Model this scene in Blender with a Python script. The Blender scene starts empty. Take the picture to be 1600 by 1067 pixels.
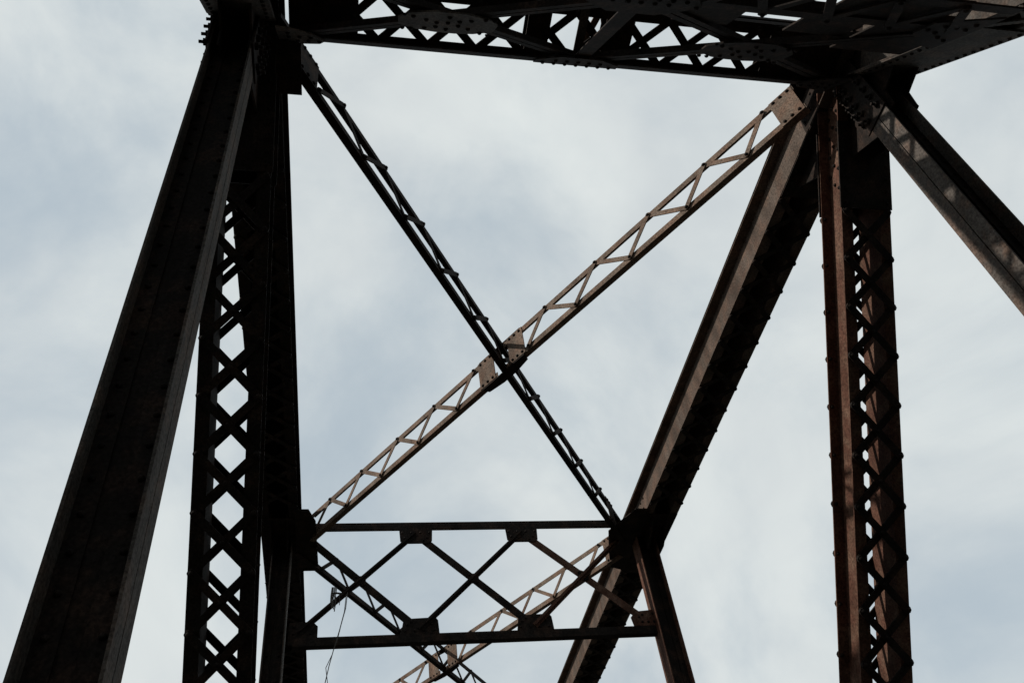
import bpy, math, random
from mathutils import Vector, Matrix
random.seed(7)
C = bpy.context.scene
COL = C.collection
V = Vector
EYE = 1.6                      # eye height above the deck; structure heights below are given above the eye

# ------------------------------------------------------------------ camera
R_ = ((0.98251079, -0.14628886, -0.11520465),
      (-0.02709968, -0.7244466, 0.68879803),
      (0.1842231, 0.67362949, 0.71574099))
cam_d = bpy.data.cameras.new('camera')
cam_d.sensor_width = 36
cam_d.lens = 30.008
cam_d.clip_start = 0.05
cam_d.clip_end = 5000
cam = bpy.data.objects.new('camera', cam_d)
COL.objects.link(cam)
r, u, f = (V(a) for a in R_)
m = Matrix(((r.x, u.x, -f.x, 0), (r.y, u.y, -f.y, 0), (r.z, u.z, -f.z, EYE), (0, 0, 0, 1)))
cam.matrix_world = m
C.camera = cam

# ------------------------------------------------------------------ sky, sun, exposure
SUN = V((-0.755, 0.02, 0.657)).normalized()     # towards the sun
C.view_settings.view_transform = 'Standard'
C.view_settings.look = 'None'
C.view_settings.exposure = 0
C.view_settings.gamma = 1
C.view_settings.use_curve_mapping = False
w = bpy.data.worlds.new('World')
C.world = w
w.use_nodes = True
nt = w.node_tree
nt.nodes.clear()
N = nt.nodes.new
LK = nt.links.new
out = N('ShaderNodeOutputWorld')
bg = N('ShaderNodeBackground')
bg.inputs['Strength'].default_value = 0.1
sky = N('ShaderNodeTexSky')
sky.sky_type = 'NISHITA'
sky.sun_disc = False
sky.sun_elevation = math.asin(SUN.z)
sky.sun_rotation = math.atan2(SUN.x, SUN.y)
tc = N('ShaderNodeTexCoord')
mp = N('ShaderNodeMapping')
mp.inputs['Rotation'].default_value = (0.2, 0.35, 0.5)
mp.inputs['Scale'].default_value = (1.0, 1.0, 1.0)
mp.inputs['Location'].default_value = (8.2, 1.1, 0.4)
n1 = N('ShaderNodeTexNoise')
n1.inputs['Scale'].default_value = 1.9
n1.inputs['Detail'].default_value = 9
n1.inputs['Roughness'].default_value = 0.56
n1.inputs['Distortion'].default_value = 0.5
n2 = N('ShaderNodeTexNoise')
n2.inputs['Scale'].default_value = 4.2
n2.inputs['Detail'].default_value = 9
n2.inputs['Roughness'].default_value = 0.5
n2.inputs['Distortion'].default_value = 0.8
cr = N('ShaderNodeValToRGB')
cr.color_ramp.elements[0].position = 0.37
cr.color_ramp.elements[0].color = (0, 0, 0, 1)
cr.color_ramp.elements[1].position = 0.62
cr.color_ramp.elements[1].color = (1, 1, 1, 1)
cr.color_ramp.interpolation = 'EASE'
cl = N('ShaderNodeValToRGB')
cl.color_ramp.elements[0].position = 0.3
cl.color_ramp.elements[0].color = (0.62, 0.665, 0.685, 1)
cl.color_ramp.elements[1].position = 0.7
cl.color_ramp.elements[1].color = (0.75, 0.795, 0.79, 1)
mul = N('ShaderNodeMix')
mul.data_type = 'RGBA'
mul.blend_type = 'MULTIPLY'
mul.inputs[0].default_value = 1
mul.inputs[7].default_value = (10, 10, 10, 1)
mixc = N('ShaderNodeMix')
mixc.data_type = 'RGBA'
thin = N('ShaderNodeMix')            # thin high veil over the blue
thin.data_type = 'RGBA'
thin.inputs[0].default_value = 0.88
thin.inputs[7].default_value = (4.9, 5.7, 6.25, 1)
LK(tc.outputs['Generated'], mp.inputs['Vector'])
LK(mp.outputs['Vector'], n1.inputs['Vector'])
LK(mp.outputs['Vector'], n2.inputs['Vector'])
LK(n1.outputs['Fac'], cr.inputs['Fac'])
LK(n2.outputs['Fac'], cl.inputs['Fac'])
LK(cl.outputs['Color'], mul.inputs[6])
LK(sky.outputs['Color'], thin.inputs[6])
LK(thin.outputs[2], mixc.inputs[6])
LK(mul.outputs[2], mixc.inputs[7])
LK(cr.outputs['Color'], mixc.inputs[0])
LK(mixc.outputs[2], bg.inputs['Color'])
LK(bg.outputs[0], out.inputs['Surface'])

sd = bpy.data.lights.new('sun', 'SUN')
sd.energy = 5
sd.angle = math.radians(0.8)
sd.color = (1.0, 0.94, 0.86)
so = bpy.data.objects.new('sun', sd)
so.rotation_euler = SUN.to_track_quat('Z', 'Y').to_euler()
so.location = (-20, 0, 30)
COL.objects.link(so)


# ------------------------------------------------------------------ materials
def steel(name, dark, rust, amount=0.5, scale=6.0, grain=55.0):
    mt = bpy.data.materials.new(name)
    mt.use_nodes = True
    t = mt.node_tree
    b = t.nodes['Principled BSDF']
    b.inputs['Roughness'].default_value = 0.8
    b.inputs['Specular IOR Level'].default_value = 0.06
    L = t.links.new
    geo = t.nodes.new('ShaderNodeNewGeometry')          # world position: the weathering runs on across the pieces
    a = t.nodes.new('ShaderNodeTexNoise')
    a.inputs['Scale'].default_value = scale
    a.inputs['Detail'].default_value = 8
    a.inputs['Roughness'].default_value = 0.65
    g = t.nodes.new('ShaderNodeTexNoise')
    g.inputs['Scale'].default_value = grain
    g.inputs['Detail'].default_value = 4
    g.inputs['Roughness'].default_value = 0.7
    L(geo.outputs['Position'], a.inputs['Vector'])
    L(geo.outputs['Position'], g.inputs['Vector'])
    r1 = t.nodes.new('ShaderNodeValToRGB')
    r1.color_ramp.elements[0].position = 0.62 - 0.32 * amount
    r1.color_ramp.elements[0].color = (*dark, 1)
    r1.color_ramp.elements[1].position = 0.78 - 0.32 * amount
    r1.color_ramp.elements[1].color = (*rust, 1)
    L(a.outputs['Fac'], r1.inputs['Fac'])
    r2 = t.nodes.new('ShaderNodeValToRGB')
    r2.color_ramp.elements[0].position = 0.36
    r2.color_ramp.elements[0].color = (0.42, 0.39, 0.37, 1)
    r2.color_ramp.elements[1].position = 0.63
    r2.color_ramp.elements[1].color = (1.4, 1.37, 1.33, 1)
    L(g.outputs['Fac'], r2.inputs['Fac'])
    mx = t.nodes.new('ShaderNodeMix')
    mx.data_type = 'RGBA'
    mx.blend_type = 'MULTIPLY'
    mx.inputs[0].default_value = 0.85
    L(r1.outputs['Color'], mx.inputs[6])
    L(r2.outputs['Color'], mx.inputs[7])
    # long run-off streaks and broad blotches
    mpn = t.nodes.new('ShaderNodeMapping')
    mpn.inputs['Scale'].default_value = (3.0, 3.0, 0.8)
    st = t.nodes.new('ShaderNodeTexNoise')
    st.inputs['Scale'].default_value = 1.6
    st.inputs['Detail'].default_value = 6
    st.inputs['Roughness'].default_value = 0.6
    L(geo.outputs['Position'], mpn.inputs['Vector'])
    L(mpn.outputs['Vector'], st.inputs['Vector'])
    r3 = t.nodes.new('ShaderNodeValToRGB')
    r3.color_ramp.elements[0].position = 0.33
    r3.color_ramp.elements[0].color = (0.6, 0.55, 0.52, 1)
    r3.color_ramp.elements[1].position = 0.66
    r3.color_ramp.elements[1].color = (1.2, 1.18, 1.16, 1)
    L(st.outputs['Fac'], r3.inputs['Fac'])
    m3 = t.nodes.new('ShaderNodeMix')
    m3.data_type = 'RGBA'
    m3.blend_type = 'MULTIPLY'
    m3.inputs[0].default_value = 1
    L(mx.outputs[2], m3.inputs[6])
    L(r3.outputs['Color'], m3.inputs[7])
    L(m3.outputs[2], b.inputs['Base Color'])
    bp = t.nodes.new('ShaderNodeBump')
    bp.inputs['Strength'].default_value = 0.35
    bp.inputs['Distance'].default_value = 0.004
    L(g.outputs['Fac'], bp.inputs['Height'])
    L(bp.outputs['Normal'], b.inputs['Normal'])
    return mt


DARK = steel('shade_dark_weathered_steel', (0.015, 0.0125, 0.011), (0.034, 0.022, 0.017), 0.45)  # weathered steel with the shade of unlit members put into its colour
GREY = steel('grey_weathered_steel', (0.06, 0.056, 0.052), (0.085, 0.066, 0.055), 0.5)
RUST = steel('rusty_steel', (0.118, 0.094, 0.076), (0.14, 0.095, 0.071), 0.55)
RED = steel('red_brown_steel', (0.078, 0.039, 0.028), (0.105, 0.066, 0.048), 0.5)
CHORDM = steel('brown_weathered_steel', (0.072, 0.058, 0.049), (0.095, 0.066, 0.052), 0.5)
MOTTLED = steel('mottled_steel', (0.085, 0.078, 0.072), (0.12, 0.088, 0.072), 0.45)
RIV = steel('rivet_steel', (0.014, 0.012, 0.011), (0.03, 0.022, 0.018), 0.5)


def plain(name, c, rough=0.9, scale=3.0, var=0.5):
    mt = bpy.data.materials.new(name)
    mt.use_nodes = True
    t = mt.node_tree
    b = t.nodes['Principled BSDF']
    b.inputs['Roughness'].default_value = rough
    a = t.nodes.new('ShaderNodeTexNoise')
    a.inputs['Scale'].default_value = scale
    a.inputs['Detail'].default_value = 8
    g = t.nodes.new('ShaderNodeNewGeometry')
    t.links.new(g.outputs['Position'], a.inputs['Vector'])
    r1 = t.nodes.new('ShaderNodeValToRGB')
    r1.color_ramp.elements[0].position = 0.3
    r1.color_ramp.elements[0].color = (*[x * (1 - var) for x in c], 1)
    r1.color_ramp.elements[1].position = 0.7
    r1.color_ramp.elements[1].color = (*[x * (1 + var) for x in c], 1)
    t.links.new(a.outputs['Fac'], r1.inputs['Fac'])
    t.links.new(r1.outputs['Color'], b.inputs['Base Color'])
    return mt


GROUND = plain('ground_scrub', (0.022, 0.024, 0.02), scale=0.3)
TIMBER = plain('old_timber', (0.03, 0.026, 0.022), scale=8)
STRAW = plain('dry_straw', (0.05, 0.044, 0.036), scale=40)


# ------------------------------------------------------------------ geometry helpers
def W(x, y, z):
    return V((x, y, z + EYE))


class MB:
    def __init__(s):
        s.v = []
        s.f = []

    def prism(s, poly, o, e1, e2, n, d):
        """polygon (2D points along e1, e2 from o) given thickness d along n"""
        k = len(s.v)
        c = len(poly)
        for t in (0, d):
            for a, b in poly:
                s.v.append(o + e1 * a + e2 * b + n * t)
        flip = (e1.cross(e2).dot(n) * d) < 0
        bot = list(range(k + c - 1, k - 1, -1))
        top = list(range(k + c, k + 2 * c))
        fs = [bot, top] + [[k + i, k + (i + 1) % c, k + c + (i + 1) % c, k + c + i] for i in range(c)]
        if flip:
            fs = [g[::-1] for g in fs]
        s.f += fs
        return s

    def bar(s, p0, p1, a, b, a0, a1, b0, b1):
        """box from p0 to p1 with cross-section a0..a1 along a, b0..b1 along b"""
        d = (p1 - p0)
        return s.prism([(a0, b0), (a1, b0), (a1, b1), (a0, b1)], p0, a, b, d.normalized(), d.length)

    def dome(s, p, n, r, h, seg=8):
        n = n.normalized()
        t = n.orthogonal().normalized()
        q = n.cross(t)
        k = len(s.v)
        for rr, hh in ((r, 0), (r * 0.85, h * 0.55), (r * 0.45, h * 0.92)):
            for i in range(seg):
                an = 2 * math.pi * i / seg
                s.v.append(p + t * (rr * math.cos(an)) + q * (rr * math.sin(an)) + n * hh)
        s.v.append(p + n * h)
        for j in (0, 1):
            for i in range(seg):
                a = k + j * seg + i
                b = k + j * seg + (i + 1) % seg
                s.f.append([a, b, b + seg, a + seg])
        for i in range(seg):
            s.f.append([k + 2 * seg + i, k + 2 * seg + (i + 1) % seg, k + 3 * seg])
        return s

    def mesh(s, name, mat):
        me = bpy.data.meshes.new(name)
        me.from_pydata([tuple(p) for p in s.v], [], s.f)
        me.materials.append(mat)
        me.update()
        return me

    def build(s, name, mat, parent=None, label=None, stuff=False):
        return link(s.mesh(name, mat), name, parent, label, stuff)


def link(me, name, parent=None, label=None, stuff=False):
    o = bpy.data.objects.new(name, me)
    COL.objects.link(o)
    if parent:
        o.parent = parent
    if label:
        o['label'] = label
    if stuff:
        o['kind'] = 'stuff'
    return o


_bar = {}


def flat_bar_poly(L, wd):
    h = wd / 2
    e = []
    for cx, s in ((L / 2, 1), (-L / 2, -1)):
        for an in (-90, -45, 0, 45, 90):
            t = math.radians(an)
            e.append((cx + s * h * math.cos(t), s * h * math.sin(t)))
    return e


def lacing(p0, p1, n, wd, th, mat, parent, joined=None):
    """flat bar with rounded ends from p0 to p1 lying on a face with outward normal n"""
    d = p1 - p0
    L = d.length
    x = d.normalized()
    y = n.cross(x).normalized()
    if joined is not None:
        joined.prism(flat_bar_poly(L, wd), (p0 + p1) / 2, x, y, n, th)
        return
    key = (round(L, 2), wd, th, mat.name)
    if key not in _bar:
        _bar[key] = MB().prism(flat_bar_poly(round(L, 2), wd), V((0, 0, 0)), V((1, 0, 0)), V((0, 1, 0)), V((0, 0, 1)), th).mesh('lacing_bar', mat)
    o = link(_bar[key], 'lacing_bar', parent)
    c = (p0 + p1) / 2
    o.matrix_local = Matrix(((x.x, y.x, n.x, c.x), (x.y, y.y, n.y, c.y), (x.z, y.z, n.z, c.z), (0, 0, 0, 1)))
    return o


RH = 0.016


class Frame:
    """member frame: s along the member, a across, b to the face"""
    def __init__(f, O, u, v, w):
        f.O, f.u, f.v, f.w = O, u.normalized(), v.normalized(), w.normalized()

    def P(f, s, a, b):
        return f.O + f.u * s + f.v * a + f.w * b


def channels(F, s0, s1, web, toe, hd, th=0.013):
    """two channels with their flanges turned outward, as one mesh"""
    mb = MB()
    for sg in (-1, 1):
        p0, p1 = F.P(s0, 0, 0), F.P(s1, 0, 0)
        a = F.v * sg
        mb.bar(p0, p1, a, F.w, web - th, web, -hd, hd)
        for t in (-1, 1):
            b = F.w * t
            # slightly tapered flange
            mb.prism([(web, hd - th * 1.5), (toe, hd - th * 0.8), (toe, hd), (web, hd)], p0, a, b, F.u, s1 - s0)
    return mb


def double_lacing(F, face, hd, nodes, half, wd, th, mat, parent, rv, joined=None, sz=0.019):
    """crossed flat bars between successive nodes on face w*face; rivets at both toes and each crossing"""
    n = F.w * face
    for i in range(len(nodes) - 1):
        for sg in (-1, 1):
            off = hd + 0.001 + (th + 0.001 if sg > 0 else 0)
            p0 = F.P(nodes[i], -sg * half, 0) + n * off
            p1 = F.P(nodes[i + 1], sg * half, 0) + n * off
            lacing(p0, p1, n, wd, th, mat, parent, joined)
        rv.dome(F.P((nodes[i] + nodes[i + 1]) / 2, 0, 0) + n * (hd + 2 * th), n, sz * 0.85, RH)
    for s in nodes:
        for sg in (-1, 1):
            rv.dome(F.P(s, sg * half, 0) + n * (hd + 2 * th), n, sz, RH * 1.1)
            rv.dome(F.P(s, sg * half, 0) + n * (hd - 0.013), -n, sz * 0.8, RH * 0.8)


def plate_rivets(rv, F, face, b, s0, s1, a0, a1, ds, r=0.016, both=True):
    n = F.w * face
    k = max(1, int(round((s1 - s0) / ds)))
    for i in range(k + 1):
        s = s0 + (s1 - s0) * i / k
        for a in ((a0, a1) if both else (a0,)):
            rv.dome(F.P(s, a, 0) + n * b, n, r, RH)


# ------------------------------------------------------------------ ground and deck
g = MB().prism([(-900, -900), (900, -900), (900, 900), (-900, 900)], V((0, 0, -9.2)), V((1, 0, 0)), V((0, 1, 0)), V((0, 0, 1)), 0.2)
o = g.build('ground', GROUND)
o['kind'] = 'structure'
d = MB()
for i in range(70):
    y = -3.2 + i * 0.42
    d.prism([(-1.6, y), (4.9, y), (4.9, y + 0.36), (-1.6, y + 0.36)], V((0, 0, -0.22)), V((1, 0, 0)), V((0, 1, 0)), V((0, 0, 1)), 0.22)
o = d.build('bridge_deck', TIMBER)
o['kind'] = 'structure'

# unseen wooded bank added behind the viewer to keep camera-facing steel dark: one mass of foliage, its crowns about 14 m high
shade_wood = MB()
for i in range(9000):
    a = random.uniform(math.radians(195), math.radians(345))
    dd = random.uniform(13, 24)
    c = V((1.6 + dd * math.cos(a), -2 + dd * math.sin(a), 0))
    top = 11 + 3.5 * math.sin(a * 9) + 2 * math.sin(a * 23 + 1)
    c.z = random.uniform(-8.5, top)
    nn = V((random.gauss(0, 1), random.gauss(0, 1), random.gauss(0, 1) + 0.6)).normalized()
    e1 = nn.orthogonal().normalized()
    e2 = nn.cross(e1)
    q = random.uniform(0.45, 0.9)
    kk = len(shade_wood.v)
    shade_wood.v += [c + e1 * q, c + e2 * q * 0.7, c - e1 * q, c - e2 * q * 0.7]
    shade_wood.f.append([kk, kk + 1, kk + 2, kk + 3])
o = shade_wood.build('shade_wood', plain('foliage', (0.035, 0.05, 0.02), scale=2.0), stuff=True)

# ------------------------------------------------------------------ the bridge
bridge = bpy.data.objects.new('truss_bridge', None)
COL.objects.link(bridge)
bridge['label'] = 'riveted steel truss bridge overhead, dark and rusty, with laced posts and crossed bracing'
bridge['category'] = 'bridge'

X_, Y_, Z_ = V((1, 0, 0)), V((0, 1, 0)), V((0, 0, 1))
XL, XR = -0.833, 4.167
TOE, WEB = 0.2325, 0.1225
ZT, ZB = 6.90, 6.42
ZC = (ZT + ZB) / 2
HIPY = 2.8
PAN = 6.95


def tie(F, face, hd, s0, s1, half, mat, parent, rv, rows=0.11, name='tie_plate', th=0.012):
    n = F.w * face
    p = F.P(s0, 0, 0)
    MB().prism([(0, -half), (s1 - s0, -half), (s1 - s0, half), (0, half)], p + n * (hd + 0.001), F.u, F.v, n, th).build(name, mat, parent)
    plate_rivets(rv, F, face, hd + th, s0 + 0.05, s1 - 0.05, -half + 0.045, half - 0.045, rows)


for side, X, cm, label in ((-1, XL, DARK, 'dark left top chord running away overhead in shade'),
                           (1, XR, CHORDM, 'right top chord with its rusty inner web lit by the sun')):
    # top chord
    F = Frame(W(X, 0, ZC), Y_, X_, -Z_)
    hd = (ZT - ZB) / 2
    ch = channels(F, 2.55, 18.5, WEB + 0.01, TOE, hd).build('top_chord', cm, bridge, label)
    rv = MB()
    MB().bar(F.P(2.5, 0, -hd - 0.001), F.P(18.5, 0, -hd - 0.001), X_, Z_, -TOE - 0.004, TOE + 0.004, 0, 0.012).build('cover_plate', DARK, ch)
    nodes = [4.473 - 0.369 + 0.369 * i for i in range(14)]
    nod2 = [10.64 + 0.369 * i for i in range(16)]
    jn = MB() if side < 0 else None
    for nn in (nodes, nod2):
        double_lacing(F, 1, hd, nn, 0.208, 0.055, 0.01, DARK, ch, rv, jn, 0.024)
    if jn:
        jn.build('lacing', DARK, ch, stuff=True)
    for s0, s1 in ((3.15, 4.06), (9.15, 10.6), (16.3, 18.4)):
        tie(F, 1, hd, s0, s1, TOE - 0.004, DARK, ch, rv)
    # web rivets near the hip and far node
    Fi = Frame(W(X, 0, ZC), Y_, -Z_, -X_ * side)
    for s0, s1 in ((2.75, 3.42), (9.3, 10.3)):
        for a in (-0.12, 0, 0.12):
            plate_rivets(rv, Fi, 1, WEB + (0.02 if s0 < 5 else 0.01), s0 + (0.06 if a == 0 else 0), s1, a, a, 0.12, both=False)
    MB().prism([(2.5, 6.44), (3.5, 6.44), (3.44, 6.86), (2.5, 6.86)], W(X - side * (WEB + 0.0105), 0, 0), Y_, Z_, -X_ * side, 0.012).build('splice_plate', DARK, ch)
    rv.build('rivets', RIV, ch, stuff=True)

    # diagonal from the hip down and away
    k = 1.2
    u = V((0, 1, -k)).normalized()
    wv = V((0, -k, -1)).normalized()
    F = Frame(W(X, HIPY, 6.64), u, X_, wv)
    hd = 0.155
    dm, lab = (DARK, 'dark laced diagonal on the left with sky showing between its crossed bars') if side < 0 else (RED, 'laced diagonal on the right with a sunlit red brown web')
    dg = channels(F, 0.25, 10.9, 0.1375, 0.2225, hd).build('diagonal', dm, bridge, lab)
    rv = MB()
    nodes = [1.385 + 0.401 * i for i in range(12)]
    for face in (1, -1):
        double_lacing(F, face, hd, nodes, 0.196, 0.058, 0.011, DARK, dg, rv, None, 0.021)
    low = MB()
    nodes = [nodes[-1] + 0.401 * i for i in range(12)]
    for face in (1, -1):
        double_lacing(F, face, hd, nodes, 0.196, 0.058, 0.011, DARK, dg, rv, low, 0.021)
    low.build('lacing', DARK, dg, stuff=True)
    for face in (1, -1):
        tie(F, face, hd, 0.62, 1.36, TOE + 0.002, DARK, dg, rv)
    Fi = Frame(F.O, u, wv, -X_ * side)
    for j in range(9):
        rv.dome(Fi.P(0.42 + j * 0.085, (-0.12 if j % 2 else -0.06), 0.1375), Fi.w, 0.017, RH)
        rv.dome(Fi.P(0.46 + j * 0.085, (0.05 if j % 2 else 0.0), 0.1375), Fi.w, 0.017, RH)
    rv.build('rivets', RIV, dg, stuff=True)

    # inclined end post, down and back over the camera
    k = 1.22
    u = V((0, -1, -k)).normalized()
    wv = V((0, k, -1)).normalized()
    F = Frame(W(X, HIPY, ZC), u, X_, wv)
    hd = 0.24
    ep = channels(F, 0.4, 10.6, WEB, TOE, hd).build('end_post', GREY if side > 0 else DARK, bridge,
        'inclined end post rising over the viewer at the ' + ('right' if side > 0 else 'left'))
    rv = MB()
    MB().bar(F.P(0.0, 0, -hd - 0.001), F.P(10.6, 0, -hd - 0.001), X_, -wv, -TOE - 0.02, TOE + 0.02, 0, 0.012).build('cover_plate', DARK, ep)
    double_lacing(F, 1, hd, [1.86 + 0.38 * i for i in range(6)], 0.198, 0.06, 0.01, GREY, ep, rv)
    low = MB()
    double_lacing(F, 1, hd, [1.86 + 0.38 * i for i in range(5, 22)], 0.198, 0.06, 0.01, GREY, ep, rv, low)
    low.build('lacing', GREY, ep, stuff=True)
    tie(F, 1, hd, 0.5, 1.82, TOE - 0.002, GREY, ep, rv, 0.09)
    rv.build('rivets', RIV, ep, stuff=True)

    # hip gusset plates, inside the webs
    pts = [(2.0, 6.3), (1.95, 5.7), (2.3, 5.88), (2.66, 5.82), (2.68, 5.64), (2.97, 5.64), (3.3, 5.85), (3.95, 6.4), (3.95, 6.86), (2.45, 6.86)]
    for s in (-1, 1):
        MB().prism(pts, W(X + s * 0.092, 0, 0), Y_, Z_, X_ * s, 0.016).build('gusset_plate', DARK, bridge)

    # gussets for the far node
    pts = [(9.1, 6.85), (9.1, 6.44), (9.6, 6.2), (9.84, 6.2), (9.86, 6.44), (10.4, 6.85)]
    for s in (-1, 1):
        MB().prism(pts, W(X + s * 0.092, 0, 0), Y_, Z_, X_ * s, 0.016).build('gusset_plate', DARK, bridge)

    # bottom chord
    F = Frame(W(X, 0, -1.55), Y_, X_, -Z_)
    channels(F, -3.6, 18.5, WEB, TOE, 0.2).build('bottom_chord', DARK, bridge)


def post(name, xi, xo, y0, y1, z0, z1, fm, wm, label, pitch=0.16, bolts=False, mid=None):
    """H shaped post: flanges (xi = face towards the roadway), web facing the camera"""
    sg = 1 if xo > xi else -1
    t = 0.013
    a, b = W(0, 0, z0), W(0, 0, z1)
    ym = (y0 + y1) / 2
    mb = MB()
    for x0 in (xi, xo - sg * t):
        # each flange is a pair of angle legs with a narrow joint between
        lo, hi = min(x0, x0 + sg * t), max(x0, x0 + sg * t)
        mb.bar(a, b, X_, Y_, lo, hi, y0, ym - 0.004)
        mb.bar(a, b, X_, Y_, lo, hi, ym + 0.004, y1)
    fl = mb.build(name, fm, bridge, label)
    wb = MB()
    lo, hi = min(xi + sg * t * 1.2, xo - sg * t * 1.2), max(xi + sg * t * 1.2, xo - sg * t * 1.2)
    wb.bar(a, b, X_, Y_, lo, hi, ym - 0.006, ym + 0.006)
    for x0, x1 in ((xi + sg * t * 1.1, xi + sg * 0.115), (xo - sg * t * 1.1, xo - sg * 0.095)):
        wb.bar(a, b, X_, Y_, min(x0, x1), max(x0, x1), ym - 0.019, ym - 0.0065)
        wb.bar(a, b, X_, Y_, min(x0, x1), max(x0, x1), ym + 0.0065, ym + 0.019)
    wb.build('web_plate', wm, fl)
    rv = MB()
    z = z0 + 0.1
    while z < z1 - 0.1:
        for x in (xi + sg * 0.055, xo - sg * 0.05):
            for s, yy in ((-1, ym - 0.019), (1, ym + 0.019)):
                rv.dome(W(x, yy, z), Y_ * s, 0.015, 0.014)
        z += pitch
    rv.build('rivets', RIV, fl, stuff=True)
    if bolts:
        MB().prism([(y0 - 0.02, 5.64), (y1 + 0.05, 5.64), (y1 + 0.05, 6.38), (y0 - 0.02, 6.38)], W(xi - sg * 0.001, 0, 0), Y_, Z_, -X_ * sg, 0.014).build('splice_plate', DARK, fl)
        MB().prism([(y0 - 0.02, 5.64), (y1 + 0.05, 5.64), (y1 + 0.05, 6.38), (y0 - 0.02, 6.38)], W(xo + sg * 0.001, 0, 0), Y_, Z_, X_ * sg, 0.014).build('splice_plate', DARK, fl)
        hexp = [(0.027 * math.cos(i * math.pi / 3), 0.027 * math.sin(i * math.pi / 3)) for i in range(6)]
        shk = [(0.012 * math.cos(i * math.pi / 4), 0.012 * math.sin(i * math.pi / 4)) for i in range(8)]
        bm = MB().prism(hexp, V((0, 0, 0)), Y_, Z_, X_, 0.024).prism(shk, V((0.024, 0, 0)), Y_, Z_, X_, 0.03).mesh('bolt', RIV)
        for zz in (5.72, 5.84, 5.96, 6.08, 6.2):
            for yy in (y0 + 0.035, y1 - 0.035, y1 + 0.02):
                for xx, s in ((xi - sg * 0.015, -sg), (xo + sg * 0.015, sg)):
                    if yy > y1 and s == sg:
                        continue
                    o = link(bm, 'bolt', fl)
                    o.location = W(xx, yy, zz + (0.04 if yy > y1 else 0))
                    o.rotation_euler = (0, 0, 0 if s > 0 else math.pi)
    return fl


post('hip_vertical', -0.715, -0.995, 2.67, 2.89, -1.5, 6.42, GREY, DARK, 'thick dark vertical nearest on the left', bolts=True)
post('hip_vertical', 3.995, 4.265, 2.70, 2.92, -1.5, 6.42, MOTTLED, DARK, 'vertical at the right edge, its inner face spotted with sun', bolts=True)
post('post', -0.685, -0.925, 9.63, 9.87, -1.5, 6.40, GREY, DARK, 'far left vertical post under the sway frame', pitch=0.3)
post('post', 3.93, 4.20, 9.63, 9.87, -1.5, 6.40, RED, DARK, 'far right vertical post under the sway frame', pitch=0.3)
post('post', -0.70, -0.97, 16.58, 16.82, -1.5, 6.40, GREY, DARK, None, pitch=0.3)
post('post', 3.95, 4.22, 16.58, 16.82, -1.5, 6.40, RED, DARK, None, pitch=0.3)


# ------------------------------------------------------------------ crossed lateral braces
def lateral(p0, p1, nrm, mat, nodes_u, nodes_l, ties, label, x0y0=None):
    """laced brace in a vertical plane. p0,p1 plan points; nodes given as y"""
    ZU, ZL = 6.75, 6.36
    a, b = W(p0[0], p0[1], 0), W(p1[0], p1[1], 0)
    u = (b - a).normalized()
    L = (b - a).length
    n = nrm - u * nrm.dot(u)
    n = V((n.x, n.y, 0)).normalized()          # face turned to the camera
    mb = MB()
    leg, th = 0.068, 0.009
    for z, s in ((ZU, -1), (ZL, 1)):
        q0, q1 = a + Z_ * z, b + Z_ * z
        lo, hi = (-leg, 0) if s < 0 else (0, leg)
        mb.bar(q0, q1, n, Z_, -th, 0, lo, hi)                 # vertical leg
        zz = (-th, 0) if s < 0 else (0, th)
        mb.bar(q0, q1, -n, Z_, th + 0.0005, leg, zz[0], zz[1])  # level leg, away from the camera
    br = mb.build('lateral_brace', mat, bridge, label)
    rv = MB()
    sy = lambda y: (y - p0[1]) / (p1[1] - p0[1]) * L
    au, bl = [sy(y) for y in nodes_u], [sy(y) for y in nodes_l]
    zu, zl = ZU - 0.035, ZL + 0.035
    pts = sorted([(s, zu) for s in au] + [(s, zl) for s in bl], key=lambda t: t[0])
    for i in range(len(pts) - 1):
        (s0, z0), (s1, z1) = pts[i], pts[i + 1]
        if z0 == z1 or abs(s1 - s0) > 0.7:
            continue
        off = 0.001 if i % 2 else 0.011
        lacing(a + u * s0 + Z_ * z0 + n * off, a + u * s1 + Z_ * z1 + n * off, n, 0.052, 0.009, mat, br)
    for s, z in pts:
        rv.dome(a + u * s + Z_ * z + n * 0.02, n, 0.019, RH)
    for t0, t1 in ties:
        s0, s1 = sy(t0), sy(t1)
        if s0 > s1:
            s0, s1 = s1, s0
        MB().prism([(s0, ZL + 0.002), (s1, ZL + 0.002), (s1, ZU - 0.002), (s0, ZU - 0.002)], a + n * 0.001, u, Z_, n, 0.009).build('tie_plate', mat, br)
        for z in (zu, zl):
            for q in (0.18, 0.5, 0.82):
                rv.dome(a + u * (s0 + (s1 - s0) * q) + Z_ * z + n * 0.01, n, 0.018, RH)
    rv.build('rivets', RIV, br, stuff=True)
    return br


def ys(a, st, n):
    return [a + st * i for i in range(n)]


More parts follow.
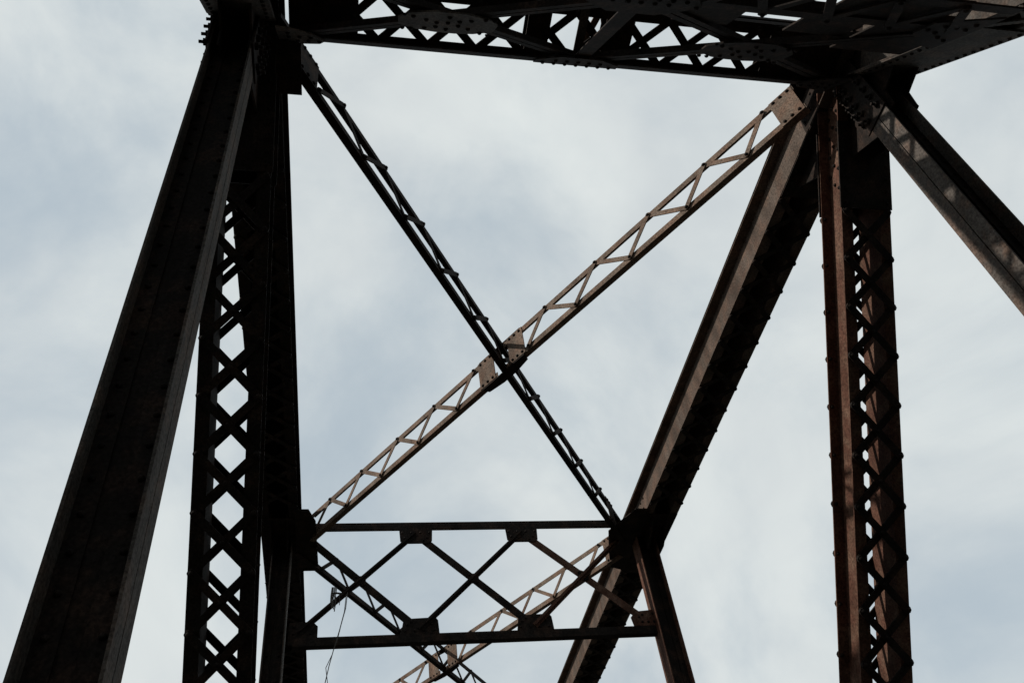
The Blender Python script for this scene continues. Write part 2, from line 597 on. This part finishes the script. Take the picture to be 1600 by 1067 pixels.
for kpan in (0, 1):
    dy = PAN * kpan
    y_hi = 2.9
    # the dark one, from near left to far right (in one piece through the crossing)
    f1 = lambda y: 0.627 + (y - 4.906 * 0.978) / 1.54
    u1 = [y + dy for y in (3.64, 4.225, 4.82, 5.42, 6.01, 6.6, 7.2, 7.8, 8.4, 9.0)]
    l1 = [y + dy for y in (3.35, 3.93, 4.52, 5.12, 5.71, 6.31, 6.9, 7.5, 8.1, 8.7)]
    ya, yb = y_hi, 9.75
    q = lambda y: -0.134 + (y - 3.64) / 1.550
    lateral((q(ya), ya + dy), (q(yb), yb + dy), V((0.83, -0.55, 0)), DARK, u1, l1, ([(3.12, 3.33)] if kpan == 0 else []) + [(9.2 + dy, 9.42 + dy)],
            'dark brace crossing in front from near left to far right' if kpan == 0 else None)
    # the sunlit one, in two lengths either side of the crossing
    q2 = lambda y: 3.614 - (y - 3.395) / 1.516
    nd_u = [3.395, 3.971, 4.571, 5.187, 5.818]
    nd_l = [3.647, 4.24, 4.853, 5.485, 6.08]
    fd_u = [6.80, 7.40, 7.993, 8.614, 9.194]
    fd_l = [7.08, 7.67, 8.28, 8.88, 9.48]
    xs = 6.44
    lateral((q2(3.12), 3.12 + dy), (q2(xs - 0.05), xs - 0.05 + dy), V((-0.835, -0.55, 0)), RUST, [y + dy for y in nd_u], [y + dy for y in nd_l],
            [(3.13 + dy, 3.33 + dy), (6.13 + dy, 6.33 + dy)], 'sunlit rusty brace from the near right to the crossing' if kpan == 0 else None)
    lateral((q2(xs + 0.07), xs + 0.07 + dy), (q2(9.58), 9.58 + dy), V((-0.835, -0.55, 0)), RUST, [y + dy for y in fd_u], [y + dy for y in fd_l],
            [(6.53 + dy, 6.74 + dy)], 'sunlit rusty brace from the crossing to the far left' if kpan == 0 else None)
    # splice gussets above and below at the crossing
    c = W(q2(xs), xs + dy, 0)
    u2 = V((q2(7) - q2(6), 1, 0)).normalized()
    n2 = V((-u2.y, u2.x, 0))
    for z in (6.345, 6.752):
        MB().prism([(-0.34, 0.005), (0.34, 0.005), (0.31, -0.08), (0.1, -0.11), (-0.1, -0.11), (-0.31, -0.08)], c + Z_ * z, u2, n2, Z_, 0.012).build('gusset_plate', DARK, bridge)

# level gusset plates joining the braces to the chords
for pts, z in (([(-0.64, 2.9), (-0.44, 2.95), (-0.44, 3.37), (-0.64, 3.37)], 6.34),
               ([(3.97, 2.9), (3.8, 2.9), (3.8, 3.2), (3.85, 3.45), (3.97, 3.45)], 6.77),
               ([(-0.64, 8.95), (-0.47, 8.95), (-0.385, 9.2), (-0.36, 10.2), (-0.40, 10.33), (-0.64, 10.33)], 6.385),
               ([(3.97, 9.0), (3.76, 9.0), (3.5, 9.5), (3.62, 10.0), (3.74, 10.4), (3.97, 10.5)], 6.385)):
    MB().prism(pts, W(0, 0, z), X_, Y_, Z_, 0.014).build('gusset_plate', DARK, bridge)


# ------------------------------------------------------------------ sway frames and the portal
def angle_bar(mb, p0, p1, n, wd, th=0.01, out=0.06):
    d = (p1 - p0).normalized()
    s = n.cross(d).normalized()
    mb.bar(p0, p1, s, n, -wd / 2, wd / 2, 0, th)
    mb.bar(p0, p1, s, n, -th / 2, th / 2, th + 0.0005, out)


def plate(cx, cd, poly, O, ex, ed, n, b, parent, mat, rv, rr=None, face=1):
    MB().prism(poly, O + ex * cx + ed * cd + n * b, ex, ed, n * face, 0.012).build('gusset_plate', mat, parent)
    for (a, c) in (rr or []):
        rv.dome(O + ex * (cx + a) + ed * (cd + c) + n * (b + face * 0.012), n * face, 0.0175, RH)


def sway(y, xa=-0.6, xb=3.93, lab=None):
    O = W(0, y, 0)
    n = -Y_
    rv = MB()
    zt0, zt1, zb0, zb1 = 6.605, 6.73, 5.015, 5.12
    mb = MB()
    # upper chord: angle with level leg at its foot
    mb.bar(O + X_ * xa + Z_ * zt0, O + X_ * xb + Z_ * zt0, Z_, n, 0.0, zt1 - zt0, 0, 0.012)
    mb.bar(O + X_ * xa + Z_ * zt1, O + X_ * xb + Z_ * zt1, Z_, n, -0.012, 0, -0.07, -0.0005)
    mb.bar(O + X_ * xa + Z_ * zb0, O + X_ * xb + Z_ * zb0, Z_, n, 0.0, zb1 - zb0, 0, 0.012)
    mb.bar(O + X_ * xa + Z_ * zb0, O + X_ * xb + Z_ * zb0, Z_, n, 0, 0.012, -0.09, -0.0005)
    fr = mb.build('sway_frame', DARK, bridge, lab)
    xs = (xa + 0.06, 0.91, 2.35, xb - 0.08)
    zt, zb = 6.55, 5.17
    for i in range(3):
        m1, m2 = MB(), MB()
        angle_bar(m1, O + X_ * xs[i] + Z_ * zt - n * 0.001, O + X_ * xs[i + 1] + Z_ * zb - n * 0.001, -n, 0.1, out=0.05)
        angle_bar(m2, O + X_ * xs[i] + Z_ * zb + n * 0.0145, O + X_ * xs[i + 1] + Z_ * zt + n * 0.0145, n, 0.075, out=0.05)
        m1.build('diagonal_bar', RED if i == 2 else DARK, fr)
        m2.build('diagonal_bar', RED if i == 2 else DARK, fr)
        cx = (xs[i] + xs[i + 1]) / 2
        s = 0.07
        plate(cx, (zt + zb) / 2, [(-s, -s * .6), (-s * .6, -s), (s * .6, -s), (s, -s * .6), (s, s * .6), (s * .6, s), (-s * .6, s), (-s, s * .6)], O, X_, Z_, n, 0.001, fr, DARK, rv,
              [(-.05, 0.05), (.05, -.05), (.05, .05), (-.05, -.05)])
    tp = [(-.22, 0), (-.21, -.17), (-.15, -.205), (.15, -.205), (.21, -.17), (.22, 0)]
    rr = [(-.18, -.04), (-.06, -.04), (.06, -.04), (.18, -.04), (-.15, -.12), (-.1, -.16), (.15, -.12), (.1, -.16)]
    bp = [(-.23, 0), (-.2, .17), (-.15, .2), (.2, .21), (.23, .17), (.24, 0)]
    for cx in (0.91, 2.35):
        plate(cx, 6.604, tp, O, X_, Z_, n, 0.001, fr, DARK, rv, rr)
        plate(cx, 5.121, bp, O, X_, Z_, n, 0.001, fr, DARK, rv, [(a, -b) for a, b in rr])
    plate(xa - 0.05, 5.121, [(0, -.09), (.34, -.09), (.34, .14), (.28, .2), (0, .2)], O, X_, Z_, n, 0.001, fr, DARK, rv, [(.06, .05), (.16, .05), (.26, .05), (.06, .14), (.18, .12)])
    plate(xb + 0.05, 5.121, [(-.34, 0), (-.36, .12), (-.28, .2), (0, .22), (0, 0)], O, X_, Z_, n, 0.001, fr, RED, rv,
          [(-.06, .05), (-.14, .05), (-.22, .05), (-.06, .16), (-.25, .12), (-.2, .15)])
    plate(xa, 6.604, [(0, -.22), (.16, -.2), (.2, 0), (0, 0)], O, X_, Z_, n, 0.001, fr, DARK, rv, [(.06, -.05), (.13, -.06), (.06, -.14)])
    plate(xb, 6.604, [(0, -.22), (-.16, -.2), (-.28, 0), (0, 0)], O, X_, Z_, n, 0.001, fr, DARK, rv, [(-.06, -.05), (-.13, -.06), (-.06, -.14)])
    rv.build('rivets', RIV, fr, stuff=True)


sway(9.75, lab='frame of crossed bars and gusset plates between the far posts')
sway(16.7)

# portal bracing in the sloping plane of the end posts
k = 1.22
ed = V((0, -1, -k)).normalized()
nP = V((0, k, -1)).normalized()            # face towards the camera below
OP = W(0, 2.93, 6.385)
rv = MB()
mb = MB()
xa, xb = -0.6, 3.93


def pp(x, d_, b=0.0):
    return OP + X_ * x + ed * d_ + nP * b


mb.bar(pp(xa, 0.02), pp(xb, 0.02), ed, nP, 0, 0.10, 0, 0.012)
mb.bar(pp(xa, 1.62), pp(xb, 1.62), ed, nP, 0, 0.11, 0, 0.012)
mb.bar(pp(xa, 1.62), pp(xb, 1.62), ed, nP, 0, 0.012, -0.1, -0.001)
mb.bar(pp(xa, 2.06), pp(xb, 2.06), ed, nP, 0, 0.11, 0, 0.012)
portal = mb.build('portal_brace', DARK, bridge, 'portal bracing of crossed bars and round gussets overhead at the top of the picture')
for i, (x0, x1) in enumerate(((-0.52, 1.69), (1.69, 3.88))):
    for (a, b, off, s) in (((x0, 0.06), (x1, 1.58), -0.002, -1), ((x0, 1.58), (x1, 0.06), -0.014, -1)):
        m1 = MB()
        p0, p1 = pp(a[0], a[1], off), pp(b[0], b[1], off)
        d_ = (p1 - p0).normalized()
        sd_ = nP.cross(d_).normalized()
        for t in (-1, 1):
            m1.bar(p0, p1, sd_, nP * s, min(t * 0.006, t * 0.058), max(t * 0.006, t * 0.058), 0, 0.01)
            m1.bar(p0, p1, sd_, nP * s, min(t * 0.006, t * 0.015), max(t * 0.006, t * 0.015), 0.0105, 0.06)
        m1.build('diagonal_bar', DARK, portal)
    cx = (x0 + x1) / 2
    poly = [(.33, -.10), (.34, .05), (.26, .17), (.1, .24), (-.1, .24), (-.26, .17), (-.34, .05), (-.33, -.10), (-.2, -.19), (-.07, -.22), (.07, -.22), (.2, -.19)]
    rr = [(.075 * q * t + .0 * t, .085 * q * w_ + .03 * t) for q in (1, 2, 3.2, 4) for t in (-1, 1) for w_ in (-.62, .5)] + [(0, .03), (0, -.12), (.0, .15)]
    rr = [(a, min(.17, max(-.17, b))) for a, b in rr]
    plate(cx, 0.82, poly, OP, X_, ed, nP, 0.013, portal, GREY if i == 0 else DARK, rv, rr)
rr = [(x * .09, .06 + y * .08) for x in range(-3, 4) for y in range(2) if abs(x) < 3 or y < 1]
plate(1.69, 0.0, [(-.34, .03), (.34, .03), (.33, .12), (.16, .25), (-.16, .25), (-.33, .12)], OP, X_, ed, nP, 0.013, portal, DARK, rv, rr)
plate(1.69, 1.62, [(-.34, .2), (.34, .2), (.33, -.05), (.16, -.2), (-.16, -.2), (-.33, -.05)], OP, X_, ed, nP, 0.013, portal, DARK, rv, [(a, .16 - b) for a, b in rr])
plate(xa, 0.0, [(0, -.08), (.30, .0), (.34, .08), (.25, .24), (.1, .34), (0, .36)], OP, X_, ed, nP, 0.013, portal, GREY, rv,
      [(.06, .04), (.14, .05), (.22, .07), (.3, .07), (.08, .14), (.16, .16), (.24, .16), (.08, .24)])
plate(xb, 0.0, [(0, -.08), (-.30, .0), (-.34, .08), (-.25, .24), (-.1, .34), (0, .36)], OP, X_, ed, nP, 0.013, portal, DARK, rv,
      [(-.06, .04), (-.14, .05), (-.22, .07), (-.3, .07), (-.08, .14), (-.16, .16), (-.24, .16), (-.08, .24)])
plate(xb, 1.62, [(0, -.3), (-.16, -.25), (-.34, -.03), (-.34, .2), (0, .4)], OP, X_, ed, nP, 0.013, portal, DARK, rv,
      [(-.06, -.1), (-.14, -.05), (-.22, .03), (-.3, .07), (-.08, .14), (-.16, .16), (-.24, .16), (-.08, .24)])
for x0, x1 in ((xb - 0.58, xb - 0.01), (xa + 0.01, xa + 0.5)):
    plate(x0, 0.98, [(0, 0), (x1 - x0, 0), (x1 - x0, .64), (0, .64)], OP, X_, ed, nP, -0.03, portal, DARK, rv)
for x0, x1 in ((2.05, 2.45), (2.86, 3.3)):
    plate(x0, 1.2, [(0, 0), (x1 - x0, 0), (x1 - x0, .42), (0, .42)], OP, X_, ed, nP, -0.045, portal, DARK, rv)
# centre bar of the portal
m1 = MB()
angle_bar(m1, pp(1.70, 0.16, -0.001), pp(1.70, 1.6, -0.001), -nP, 0.12, out=0.03)
m1.build('centre_bar', DARK, portal)
# laced lower edge of the portal
x = xa
FL = Frame(OP, X_, ed, nP)
i = 0
MB().prism([(2.87, 1.68), (3.62, 1.68), (3.62, 2.14), (2.87, 2.14)], OP - nP * 0.004, X_, ed, -nP, 0.012).build('tie_plate', DARK, portal)
while x < xb - 0.2:
    a, b = (1.67, 2.11) if i % 2 == 0 else (2.11, 1.67)
    lacing(pp(x, a, 0.013 + 0.011 * (i % 2)), pp(x + 0.22, b, 0.013 + 0.011 * (i % 2)), nP, 0.06, 0.01, DARK, portal)
    rv.dome(pp(x, a, 0.034), nP, 0.018, RH)
    x += 0.22
    i += 1
rv.build('rivets', RIV, portal, stuff=True)

# top strut between the hips: four angles laced on every side
rv = MB()
mb = MB()
y0, y1, z0, z1 = 2.47, 2.955, 6.42, 6.55
xa, xb = -0.6, 3.93
for yy, sy_ in ((y0, 1), (y1, -1)):
    for zz, sz_ in ((z0, 1), (z1, -1)):
        p0, p1 = W(xa, yy, zz), W(xb, yy, zz)
        lg = 0.09 if sz_ > 0 else 0.036
        mb.bar(p0, p1, Y_ * sy_, Z_ * sz_, 0, 0.01, 0, min(lg, 0.06))
        mb.bar(p0, p1, Y_ * sy_, Z_ * sz_, 0.0105, lg, 0, 0.01)
strut = mb.build('top_strut', DARK, bridge, 'laced top strut spanning between the two hips')
FB = Frame(W(0, (y0 + y1) / 2, (z0 + z1) / 2), X_, Y_, -Z_)
hb = (z1 - z0) / 2
for s0, s1 in ((-0.528, -0.02), (1.27, 1.45), (1.89, 2.12), (3.27, 3.93)):
    tie(FB, 1, hb, s0, s1, 0.235, DARK, strut, rv, 0.12)
    tie(FB, -1, hb, s0, s1, 0.235, DARK, strut, rv, 0.2)
for nn in ([-0.24 + 0.377 * i for i in range(11)],):
    for face in (1,):
        double_lacing(FB, face, hb, nn, 0.19, 0.062, 0.009, DARK, strut, rv)
# single zigzag on the top face, the camera face and the far face
for (Fz, hf, mat_) in ((Frame(FB.O, X_, Y_, Z_), hb, RUST),):
    i = 0
    for s0, s1 in ((1.75, 2.0),):
        n_ = max(2, int(round((s1 - s0) / 0.3)))
        for j in range(n_):
            a = s0 + (s1 - s0) * j / n_
            b = s0 + (s1 - s0) * (j + 1) / n_
            sg = 1 if j % 2 else -1
            lacing(Fz.P(a, -0.19 * sg, hf + 0.001 + 0.01 * (j % 2)), Fz.P(b, 0.19 * sg, hf + 0.001 + 0.01 * (j % 2)), Fz.w, 0.055, 0.009, mat_, strut)
# level batten across the middle of the bottom face
MB().prism([(1.665, -0.235), (1.735, -0.235), (1.735, 0.235), (1.665, 0.235)], FB.P(0, 0, hb + 0.022), X_, Y_, -Z_, 0.01).build('batten', GREY, strut)
rv.build('rivets', RIV, strut, stuff=True)

# ------------------------------------------------------------------ old string and straw caught on the sway frame
def strand(pts, r):
    mb = MB()
    for a, b in zip(pts, pts[1:]):
        dd = (b - a).normalized()
        s = dd.orthogonal().normalized()
        t = dd.cross(s)
        mb.prism([(r * math.cos(q * 2.094), r * math.sin(q * 2.094)) for q in range(3)], a, s, t, dd, (b - a).length * 1.01)
    return mb


def px(x, y, Y=9.5):
    """a point at distance Y along the bridge, used only to place the string"""
    f_ = 1333.67
    c = V(((x - 800) / f_, -(y - 533.5) / f_, 1))
    ray = V([sum(R_[i][j] * c[i] for i in range(3)) for j in range(3)])
    ray *= Y / ray.y
    return V((ray.x, ray.y, ray.z + EYE))


root = bpy.data.objects.new('hanging_string', None)
root.location = px(541, 928, 9.6)
COL.objects.link(root)
root['label'] = 'frayed old string hanging from the left bars of the far sway frame'
root['category'] = 'string'


def hang(name, pts, r):
    me = strand([p - root.location for p in pts], r).mesh(name, STRAW)
    link(me, name, root)


hang('cord', [px(543, 925), px(540, 950), px(533, 975), px(528, 995), px(521, 1015), px(514, 1040), px(507, 1070)], 0.006)
hang('cord', [px(541, 928), px(538, 955), px(530, 985), px(524, 1005), px(519, 1022), px(509, 1043), px(512, 1070)], 0.005)
for kx in range(5):
    x0 = 517 + kx * 1.8
    hang('straw', [px(x0 + 2, 917), px(x0, 928 + random.random() * 4), px(x0 - 1 + random.random() * 3, 940), px(x0 + random.random() * 3 - 2, 945 + random.random() * 14)], 0.007)
hang('straw', [px(518, 927), px(526, 926), px(536, 927)], 0.014)
hang('straw', [px(520, 918), px(518, 930), px(517, 944)], 0.012)
hang('straw', [px(521, 928), px(520, 938), px(518, 950)], 0.009)
hang('straw', [px(530, 926), px(531, 938), px(530, 945)], 0.005)

C.render.engine = 'CYCLES'
